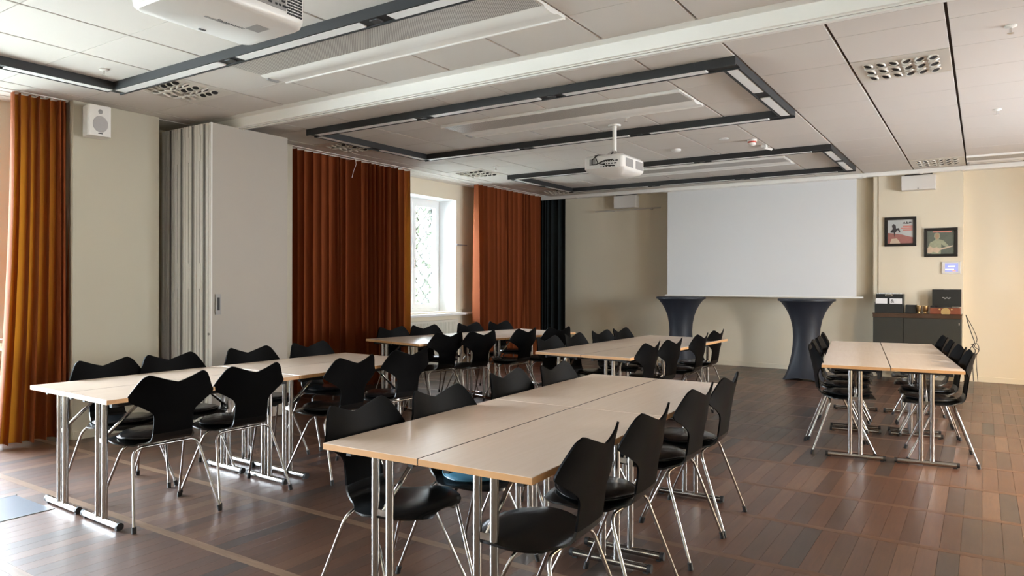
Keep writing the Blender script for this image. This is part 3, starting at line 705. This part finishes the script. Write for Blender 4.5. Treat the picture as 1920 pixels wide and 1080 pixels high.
def picture(x0, x1, z0, z1, label, kind):
    r = empty('framed_picture', ((x0+x1)/2, 11.648, z0)); W = (x1-x0)/2; H = z1-z0; t = .04
    f = MB().box(-W, W, -.03, 0, 0, t, .003).box(-W, W, -.03, 0, H-t, H, .003).box(-W, -W+t, -.03, 0, t, H-t, .003).box(W-t, W, -.03, 0, t, H-t, .003)
    obj('frame', f, M['frame'], r)
    pr_ = obj('print', MB().box(-W+t, W-t, -.012, -.004, t, H-t), M['print_a'] if kind == 0 else M['print_green'], r)
    a, b, c, d = -W+t, W-t, t, H-t; w2 = b-a; h2 = d-c
    def shape(name, poly, m, k): obj(name, MB().prism([(a+w2*u, c+h2*v) for u, v in poly], -.0125-.0006*k, -.012, 'y'), m, pr_)
    if kind == 0:
        shape('printed_hill', [(0, 0), (1, 0), (1, .25), (.8, .30), (.55, .38), (.3, .42), (0, .46)], M['print_hill'], 1)
        shape('printed_rock', [(.08, 0), (.5, 0), (.46, .10), (.36, .22), (.15, .2)], M['print_cream'], 2)
        shape('printed_figure', [(.10, .50), (.2, .62), (.17, .76), (.24, .84), (.32, .76), (.33, .64), (.44, .66), (.50, .48), (.46, .46), (.40, .58), (.30, .46), (.28, .26), (.24, .46), (.12, .47)], M['print_ink'], 3)
        for k_, (u0, u1, v) in enumerate(((.60, .98, .70), (.52, .98, .62), (.60, .98, .54))): shape('printed_line', [(u0, v), (u1, v), (u1, v+.045), (u0, v+.045)], M['print_red'], 2)
        shape('printed_title', [(.58, .84), (.66, .92), (.70, .85), (.76, .93), (.80, .84), (.86, .91), (.97, .88), (.80, .82)], M['print_ink'], 2)
    else:
        shape('printed_title', [(.2, .93), (.9, .93), (.9, .985), (.2, .985)], M['print_red'], 1)
        shape('printed_figure', [(.02, .30), (.10, .50), (.28, .60), (.30, .66), (.24, .74), (.26, .88), (.36, .92), (.46, .88), (.47, .72), (.42, .64), (.60, .58), (.80, .34), (.74, .26), (.52, .42), (.5, 0), (.15, 0)], M['print_shirt'], 1)
        shape('printed_face', [(.29, .70), (.30, .86), (.36, .89), (.43, .86), (.44, .72), (.36, .62)], M['print_skin'], 2)
        shape('printed_guitar', [(0, .04), (0, .26), (.10, .34), (.22, .27), (.34, .30), (.46, .24), (.95, .36), (.96, .32), (.46, .16), (.40, .03), (.22, .10), (.10, .02)], M['print_cream'], 3)
    tag(r, label, 'picture', 'framed prints on the pilaster'); return r
picture(-1.189, -.786, 1.895, 2.315, 'black framed print of a seated figure on a red hill, the left higher picture', 0)
picture(-.690, -.286, 1.735, 2.14, 'black framed print of a person holding a guitar, the right lower picture', 1)
tp_ = empty('control_panel', (-.362, 11.648, 1.495))
obj('bezel', MB().box(-.115, .115, -.022, 0, 0, .17, .006), M['plastic'], tp_)
dsp = obj('display', MB().box(-.075, .080, -.0235, -.021, .03, .145), M['lcd'], tp_)
obj('display_text', MB().box(-.04, .045, -.0242, -.0233, .098, .114), M['lcd_white'], dsp); obj('display_text', MB().box(-.07, .03, -.0242, -.0233, .055, .068), M['lcd_white'], dsp)
obj('status_light', MB().box(.015, .05, -.0242, -.0233, .036, .05), M['led_red'], dsp)
tag(tp_, 'small white control panel with lit bluish display below the right picture', 'control panel')

# ------------------------------------------------------------------ sideboard and things on it
sb = empty('sideboard', (-.765, 11.44, 0))
obj('carcass', MB().box(-.53, .53, -.17, .205, .14, .90, .004), M['cab'], sb)
obj('worktop', MB().box(-.54, .54, -.185, .208, .928, .945, .003), M['cab_top'], sb)
obj('rail', MB().box(-.535, .535, -.180, .200, .885, .929, .002), M['cab_top'], sb)
d1 = obj('door', MB().box(-.525, -.155, -.188, -.171, .15, .88, .002), M['cab'], sb); d2 = obj('door', MB().box(-.149, .525, -.188, -.171, .15, .88, .002), M['cab'], sb)
for x in (-.48, .45):
    for y in (-.14, .14): obj('leg', MB().box(x, x+.03, y, y+.03, 0, .14), M['black_metal'], sb)
obj('hinge', MB().box(.500, .512, -.192, -.187, .80, .83), M['chrome_soft'], sb)
tag(sb, 'low dark sideboard with glossy walnut top against the pilaster', 'sideboard')
ST = .945
rc = empty('record_crate', (-1.10, 11.42, ST))
cm = MB().box(-.175, .175, -.14, .14, 0, .155, .003).prism([(-.14, .155), (-.14, .16), (-.10, .265), (.14, .265), (.14, .155)], -.165, .175, 'x')
cm2 = MB(); 
obj('box', cm, M['crate'], rc)
obj('label_holder', MB().box(-.045, -.035, -.130, -.118, .235, .262).box(.035, .045, -.130, -.118, .235, .262).box(-.045, .045, -.130, -.118, .256, .264).box(-.045, .045, -.130, -.118, .233, .241), M['chrome_soft'], rc)
c1 = obj('card', MB().box(-.165, -.018, -.147, -.139, .130, .205), M['paper'], rc); c2 = obj('card', MB().box(.012, .165, -.147, -.139, .130, .205), M['paper'], rc)
text_mesh('mark', '&', .075, M['print_ink'], c2, (.045, -.1478, .167), (PI/2, 0, 0))
rs = MB()
for i in range(14): rs.box(-.15+i*.022, -.15+i*.022+.014, -.09+.002*(i % 3), .12, .262, .272+.004*(i % 2))
obj('record_sleeves', rs, M['paper'], rc)['kind'] = 'stuff'
tag(rc, 'black record crate with white cards, at the left end of the sideboard', 'record crate')
tag(obj('storage_box', MB().box(-.90, -.765, 11.35, 11.50, ST, ST+.115, .004), M['crate']), 'small black box next to the record crate on the sideboard', 'box')
def cup(x, label):
    r = empty('brass_cup', (x, 11.34, ST))
    obj('bowl', MB().lathe([(.028, 0), (.030, .006), (.018, .014), (.018, .025), (.032, .04), (.036, .11), (.033, .11), (.028, .045), (0, .04)], n=20), M['brass'], r)
    tag(r, label, 'cup', 'brass cups on the sideboard')
cup(-.735, 'small brass cup on the sideboard, left of the pair'); cup(-.655, 'small brass cup on the sideboard, right of the pair')
tag(obj('storage_box', MB().box(-.60, -.555, 11.36, 11.46, ST, ST+.11, .004), M['crate']), 'narrow black box between the brass cups and the record player', 'box')
rp = empty('record_player', (-.415, 11.41, ST))
obj('base', MB().box(-.185, .175, -.14, .13, .0, .085, .006), M['redwood'], rp)
obj('deck', MB().box(-.165, .155, -.12, .11, .085, .089), M['crate'], rp)
obj('platter', MB().lathe([(.10, .089), (.10, .098), (0, .099)], (-.03, 0, 0), 24), M['dark_plastic'], rp)
obj('front_dial', MB().lathe([(.055, 0), (.055, -.004)], (.0, -.14, .03), 20, 'y'), M['brass'], rp)
for x in (-.07, -.03, .03, .07): obj('knob', MB().lathe([(.011, 0), (.011, -.014)], (x, -.14, .065), 12, 'y'), M['brass'], rp)
ld = obj('lid', MB().box(-.17, .175, .105, .14, .095, .335, .005), M['crate'], rp)
obj('clasp', MB().box(-.03, .035, .10, .125, .332, .342), M['chrome_soft'], ld)
scr = MB(); pts = []
for i in range(60):
    t_ = i/59; pts.append((-.045+.095*t_, .1035, .215+.008*math.sin(t_*38)+.006*math.sin(t_*15)))
scr.tube(pts, .0016, 5); obj('script_lettering', scr, M['paper'], ld)
tag(rp, 'open red wood record player with black lid on the sideboard', 'record player')
cb = empty('power_cables', (-.16, 11.60, 0))
for r_, pts in ((.006, [(-.03, .0, .93), (.0, .02, .80), (.04, .03, .66), (.07, .03, .56), (.05, .03, .50), (.08, .03, .44), (.05, .03, .30), (.06, .03, .02)]),
                (.004, [(-.02, .0, .90), (.05, .03, .75), (.10, .03, .60), (.07, .03, .50), (.12, .03, .45), (.09, .03, .35), (.11, .03, .02)]),
                (.005, [(.03, .03, .52), (.10, .03, .54), (.12, .03, .44), (.06, .03, .38), (.02, .03, .46), (.06, .03, .52)])):
    # smooth
    P = [Vector(p) for p in pts]; Q = []
    for i in range(len(P)-1):
        a, b, c, d = P[max(i-1, 0)], P[i], P[i+1], P[min(i+2, len(P)-1)]
        for t_ in (0, .25, .5, .75): Q.append(.5*((2*b)+(c-a)*t_+(2*a-5*b+4*c-d)*t_*t_+(3*b-a-3*c+d)*t_**3))
    Q.append(P[-1]); obj('cable', MB().tube(Q, r_, 6), M['cable'], cb)
tag(cb, 'tangle of black cables hanging at the right side of the sideboard', 'cable')
tag(obj('wall_socket', MB().box(-.215, -.135, 11.79, 11.80, .10, .18, .004), M['plastic']), 'small white socket low on the far wall beside the pilaster', 'socket')

# ------------------------------------------------------------------ standing tables with stretch covers
def standing_table(x, y, rz, label):
    r = empty('standing_table', (x, y, 0), rz); n = 48; H = 1.135
    prof = [(0.0, .36, .27), (.05, .325, .262), (.12, .285, .25), (.22, .245, .225), (.35, .205, .198), (.48, .183, .182), (.60, .176, .176), (.72, .184, .184), (.84, .208, .208), (.94, .245, .245), (1.02, .290, .290), (1.08, .335, .335), (1.11, .368, .368), (1.118, .377, .377), (1.128, .380, .380)]
    vs = []; fs = []
    for z, rp_, rv in prof:
        for k_ in range(n):
            a = 2*PI*k_/n; c = (abs(math.cos(2*a)))**(6 if z < .3 else 3)   # four feet
            rr = rv+(rp_-rv)*c; zz = z
            if z < .06: zz = z+(.035*(1-c))*(1-z/.06)
            vs.append((rr*math.cos(a), rr*math.sin(a), zz+.004))
    for i in range(len(prof)-1):
        for k_ in range(n): fs.append((i*n+k_, i*n+(k_+1) % n, (i+1)*n+(k_+1) % n, (i+1)*n+k_))
    obj('cover', MB().add(vs, fs), M['stretch'], r, sharp=60)
    obj('tabletop', MB().lathe([(.375, 1.108), (.382, 1.112), (.383, 1.136), (.375, 1.140), (0, 1.141)], n=48), M['stretch'], r)
    obj('column', MB().tube([(0, 0, .02), (0, 0, 1.1)], .03, 12), M['chrome_soft'], r)
    for k_ in range(4):
        a = PI/2*k_; obj('foot', MB().tube([(0, 0, .03), (.33*math.cos(a), .33*math.sin(a), .012)], .012, 8), M['black_metal'], r)
    tag(r, label, 'standing table', 'tall tables in black stretch covers')
standing_table(-2.08, 10.72, .75, 'tall round table in navy stretch cover under the right half of the screen')
standing_table(-3.99, 10.90, .55, 'tall round table in dark stretch cover under the left edge of the screen')

# ------------------------------------------------------------------ folding tables
TW = .4755; TL = 1.258; THT = .73
def make_table():
    r = empty('folding_table')
    obj('tabletop', MB().box(-TW/2+.001, TW/2-.001, -TL/2+.001, TL/2-.001, THT-.024, THT, .0015), M['top'], r)
    eb = MB(); a, b, t = TW/2, TL/2, .001; z0, z1 = THT-.0245, THT-.0018
    eb.box(-a, a, -b, -b+t, z0, z1).box(-a, a, b-t, b, z0, z1).box(-a, -a+t, -b+t, b-t, z0, z1).box(a-t, a, -b+t, b-t, z0, z1)
    obj('edge_band', eb, M['edge'], r)
    obj('under_beam', MB().box(-.17, -.145, -TL/2+.06, TL/2-.06, THT-.055, THT-.024).box(.145, .17, -TL/2+.06, TL/2-.06, THT-.055, THT-.024), M['black_metal'], r)
    for s in (-1, 1):
        y = s*(TL/2-.085)
        f = obj('foot_bar', MB().tube([(-.195, y, .024), (.195, y, .024)], .019, 12), M['chrome'], r)
        for q in (-1, 1):
            obj('end_cap', MB().tube([(q*.193, y, .024), (q*.212, y, .024)], .0205, 12).box(q*.185-.012, q*.185+.012, y-.012, y+.012, 0, .008), M['rubber'], f)
        for q in (-1, 1):
            obj('post', MB().tube([(q*.036, y, .034), (q*.036, y, THT-.03)], .0165, 12), M['chrome'], r)
        obj('leg_bracket', MB().box(-.16, .16, y-.02, y+.02, THT-.045, THT-.025, .002), M['black_metal'], r)
        obj('brace', MB().tube([(0, y, THT-.26), (0, y-s*.26, THT-.035)], .010, 8).box(-.036, .036, y-.006, y+.006, THT-.272, THT-.248), M['chrome'], r)
    return r
tproto = make_table(); index_kids()
SETS = {
    'A': ((-4.875, 2.015), -.030, 'left table group'),
    'B': ((-2.184, 1.9415), .0354, 'central table group'),
    'C': ((-1.051, 5.979), .1345, 'right table group'),
    'D': ((-5.76, 5.75), -.19, 'back left table group'),
    'E': ((-3.44, 5.594), -.028, 'back centre table group'),
}
def setpt(s, a, b):
    (x, y), al, _ = SETS[s]; c, sn = math.cos(al), math.sin(al); return (x+a*c-b*sn, y+a*sn+b*c)
first = True
for s, ((x, y), al, nm) in SETS.items():
    for i in (0, 1):
        for j in (0, 1):
            t_ = tproto if first else copy_tree(tproto); first = False
            dx = .004 if i else 0
            if i == 0: obj('seam_shadow', MB().box(TW/2+.0006, TW/2+.0042, -TL/2, TL/2, THT-.020, THT-.0002), M['rubber'], t_)  # black strip added as the shade in the table seam
            px, py = setpt(s, (TW+.0055)*(i+.5), (TL+.005)*(j+.5)); t_.location = (px, py, 0); t_.rotation_euler = (0, 0, al+random.uniform(-.0006, .0006))
            tag(t_, 'beech folding table, %s %s of the four in the %s' % ('nearer' if j == 0 else 'farther', 'left' if i == 0 else 'right', nm), 'table', 'beech folding tables with chrome legs')

# ------------------------------------------------------------------ chairs
def lerp_tab(T, x):
    for (a, va), (b, vb) in zip(T[:-1], T[1:]):
        if x <= b: f = (x-a)/(b-a) if b > a else 0; f = max(0, f); f = f*f*(3-2*f)*.5+f*.5; return va+(vb-va)*f
    return T[-1][1]
def sheet(rows, thick):
    """rows of points -> thin closed sheet"""
    bm = bmesh.new(); R_ = [[bm.verts.new(p) for p in r] for r in rows]
    for i in range(len(R_)-1):
        for j in range(len(R_[0])-1): bm.faces.new((R_[i][j], R_[i][j+1], R_[i+1][j+1], R_[i+1][j]))
    bmesh.ops.recalc_face_normals(bm, faces=bm.faces)
    g = bmesh.ops.solidify(bm, geom=list(bm.faces), thickness=thick)
    return MB().bm(bm)
def seat_mesh():
    prof = [(.225, .442, .075), (.218, .449, .125), (.205, .454, .158), (.18, .458, .188), (.14, .460, .214), (.09, .459, .230), (.04, .456, .234), (0, .452, .228), (-.05, .447, .205), (-.09, .444, .174), (-.12, .444, .148), (-.15, .450, .130), (-.173, .462, .121), (-.190, .481, .118), (-.201, .507, .1165)]
    rows = []
    for y, z, w_ in prof:
        r = []
        for k_ in range(17):
            t_ = -1+2*k_/16; x = t_*w_
            dz = 0; 
            if y > -.12: dz = -.016*abs(t_)**3+(.006*abs(t_)**2 if y < .1 else 0)
            back = .055*(x/.25)**2*.6 if z > .46 and y < -.1 else 0
            r.append((x, y+back*max(0, min(1, (z-.46)/.05)), z+dz))
        rows.append(r)
    return sheet(rows, .009)
WT = [(0, .1165), (.07, .121), (.16, .145), (.26, .182), (.36, .222), (.42, .245), (.46, .255), (.50, .256), (.56, .248), (.68, .232), (.80, .216), (.90, .203), (.96, .193), (1, .180)]
def back_mesh():
    rows = []
    for z, w_ in ((.507, .1165), (.54, .115), (.575, .1145), (.60, .1155)):
        y0 = -.201-.13*(z-.507)
        rows.append([(t_*w_, y0+.033*(t_*w_/.25)**2, z) for t_ in [-1+2*k_/20 for k_ in range(21)]])
    for r in [0.03, .10, .16, .22, .28, .34, .39, .43, .47, .51, .56, .64, .73, .82, .89, .94, .975, 1.0]:
        w_ = lerp_tab(WT, r); row = []
        for k_ in range(21):
            t_ = -1+2*k_/20; at = abs(t_)
            zt = .797+.050*min(1, at/.86)**1.15 - (.010*((at-.86)/.14)**2 if at > .86 else 0)
            z = .605+r*(zt-.605); x = t_*w_
            y = -.201-.13*(z-.507)-.10*max(0, z-.62)+(.033+.032*min(1, r*1.6))*(x/.25)**2
            row.append((x, y, z))
        rows.append(row)
    return sheet(rows, .009)
def make_chair(kind):
    r = empty('dining_chair')
    obj('seat', seat_mesh(), M['shell_g'], r, sharp=50)
    obj('backrest', back_mesh(), M['shell'], r, sharp=50)
    if kind:
        rows = []; n = 28; pad = MB(); vs = []; fs = []
        lv = [(.0, .465), (.5, .4665), (.86, .467), (.95, .470), (1.0, .476), (.985, .483), (.90, .488), (.5, .492), (.0, .493)]
        for s_, z in lv:
            for k_ in range(n):
                a = 2*PI*k_/n; rr = .178*(1+.03*math.cos(4*a))
                x = rr*s_*math.cos(a)*1.05; y = .035+rr*s_*math.sin(a)
                vs.append((x, y, z-.010*(abs(x)/.2)**3-.008*max(0, -y-.02)/.12+(.0015*math.sin(9*a+7*s_) if .3 < s_ < .95 and z > .48 else 0)))
        for i in range(len(lv)-1):
            for k_ in range(n): fs.append((i*n+k_, i*n+(k_+1) % n, (i+1)*n+(k_+1) % n, (i+1)*n+k_))
        pad.add(vs, fs); o = obj('seat_pad', pad, M['leather'] if kind == 1 else M['leather_sky'], r, sharp=70)
        o['label'] = 'glossy black leather seat pad' if kind == 1 else 'seat pad with sky reflection painted light blue'
        pip = [(.178*(1+.03*math.cos(4*a))*math.cos(a)*1.06, .035+.178*(1+.03*math.cos(4*a))*1.01*math.sin(a), .479-.010*(abs(.178*math.cos(a)*1.05)/.2)**3-.008*max(0, -(.035+.178*math.sin(a))-.02)/.12) for a in [2*PI*k_/40 for k_ in range(41)]]
        obj('piping', MB().tube(pip, .0035, 6), M['leather'] if kind == 1 else M['leather_sky'], o)
    def arc(p, q, s_, n=6):  # rounded corner at q between p and s_
        p, q, s_ = Vector(p), Vector(q), Vector(s_); out = []
        for k_ in range(n+1):
            t_ = k_/n; out.append(p*(1-t_)**2+q*2*t_*(1-t_)+s_*t_*t_)
        return out
    for (yf, yt, xf, xt, nm) in ((-.262, -.115, .252, .190, 0), (.205, .015, .248, .182, 1)):
        for s_ in (-1, 1):
            top = Vector((s_*xt, yt, .424)); foot = Vector((s_*xf, yf, .012)); d = (foot-top).normalized()
            pts = [foot]+arc(top+d*.055, top, Vector((s_*(xt-.05), yt, .428)))+[Vector((s_*.07, yt, .428))]
            lg = obj('leg', MB().tube(pts, .0076, 10), M['chrome'], r, sharp=60)
            obj('foot_cap', MB().tube([foot+Vector((0, 0, -.012)), foot-d*.024], .0125, 10), M['rubber'], lg)
        obj('cross_tube', MB().tube([(-.07, yt, .428), (.07, yt, .428)], .0082, 10), M['chrome'], r)
    obj('seat_mount', MB().lathe([(.045, .425), (.05, .43), (.048, .442)], (0, -.05, 0), 20).box(-.02, .02, -.118, .02, .42, .43), M['chrome_soft'], r)
    return r
protos = {0: make_chair(0), 1: make_chair(1), 2: make_chair(2)}; used = {0: False, 1: False, 2: False}
index_kids()
def chair(x, y, face, kind, label, notch=True):
    """x, y: where the top of the back is; face: direction the sitter looks at (angle of +y axis)"""
    c = protos[kind] if not used[kind] else copy_tree(protos[kind]); used[kind] = True
    rz = face-PI/2; off = .25
    c.location = (x+off*math.cos(face), y+off*math.sin(face), 0); c.rotation_euler = (0, 0, rz)
    tag(c, label, 'chair', 'black winged-back chairs at the tables')
PAD = {0: 'plain black shell chair', 1: 'black chair with leather pad', 2: 'black chair, sky reflection painted on pad'}
ORD = ('nearest', 'second nearest', 'second farthest', 'farthest')
def row(s, side, pts, kinds, jit):
    al = SETS[s][1]; nm = {'A': 'left table group', 'B': 'central table group', 'C': 'right table group', 'D': 'back left table group', 'E': 'back centre table group'}[s]
    for k_, (x, y) in enumerate(pts):
        face = (al if side == 'L' else al+PI)+jit[k_]
        chair(x, y, face, kinds[k_], '%s, %s on %s side of %s' % (PAD[kinds[k_]], ORD[k_], 'left' if side == 'L' else 'right', nm))
row('A', 'R', [(-3.83, 2.345), (-3.82, 2.86), (-3.66, 3.58), (-3.72, 4.22)], (1, 1, 1, 1), (-.03, -.02, .06, -.05))
row('A', 'L', [(-4.96, 2.492), (-4.945, 2.952), (-4.925, 3.607), (-4.91, 4.20)], (1, 1, 1, 1), (.05, .0, -.03, .03))
row('B', 'L', [(-2.31, 2.24), (-2.275, 2.75), (-2.375, 3.5), (-2.33, 3.99)], (0, 2, 1, 1), (.02, -.05, .03, .0))
row('B', 'R', [(-1.115, 2.29), (-1.12, 2.81), (-1.168, 3.55), (-1.178, 4.07)], (0, 1, 1, 1), (.03, .0, -.03, .02))
row('C', 'L', [setpt('C', -.10, .36), setpt('C', -.12, .90), setpt('C', -.10, 1.42), setpt('C', -.08, 2.02)], (1, 1, 1, 1), (.16, .02, -.04, .03))
row('C', 'R', [setpt('C', 1.06, .40), setpt('C', 1.06, .93), setpt('C', 1.05, 1.48), setpt('C', 1.05, 2.08)], (1, 1, 0, 0), (-.03, .04, -.03, .02))
row('D', 'L', [(-5.79, 6.18), (-5.69, 6.653), (-5.56, 7.366), (-5.46, 7.908)], (1, 1, 1, 1), (.05, -.05, .04, .03))
row('D', 'R', [(-4.64, 5.86), (-4.47, 6.22), (-4.31, 6.86), (-4.12, 7.27)], (0, 0, 1, 1), (.03, -.02, .12, -.06))
row('E', 'L', [(-3.53, 5.93), (-3.53, 6.45), (-3.50, 7.02), (-3.48, 7.49)], (1, 1, 1, 1), (.0, .04, -.03, .0))
row('E', 'R', [(-2.40, 5.90), (-2.37, 6.36), (-2.37, 7.15), (-2.42, 7.84)], (1, 1, 1, 1), (.02, -.03, .03, .0))
for k_ in used:
    assert used[k_]

# floor hatch by the left table group
fh = empty('floor_hatch', (-4.905, 1.70, 0))
obj('cover_plate', MB().box(-.245, .245, -.35, .35, 0, .003, .001), M['mat'], fh)
obj('edge_trim', MB().box(.246, .252, -.36, .36, 0, .0035).box(-.252, -.246, -.36, .36, 0, .0035), M['seal'], fh)
tag(fh, 'flat grey blue floor hatch cover at the lower left corner', 'floor hatch')

# shades and cords of the added lamps beside the frame
for i, (x, y, z) in enumerate(FILL_LAMPS):
    r = empty('fill_lamp', (x, y, z))
    obj('shade', MB().add([(rr*math.cos(2*PI*k_/32), rr*math.sin(2*PI*k_/32), zz) for rr, zz in ((.20, -.06), (.16, .10), (.05, .18)) for k_ in range(32)],
        [(a*32+k_, a*32+(k_+1) % 32, (a+1)*32+(k_+1) % 32, (a+1)*32+k_) for a in (0, 1) for k_ in range(32)]), M['shade'], r)
    obj('cord', MB().tube([(0, 0, .17), (0, 0, HC-z)], .004, 6), M['cable'], r)
    tag(r, 'added cream fill lamp in the right part of the room, %s one' % ('farther', 'nearer')[i], 'lamp')
print('tiles', ntile, 'objects', len(bpy.data.objects))
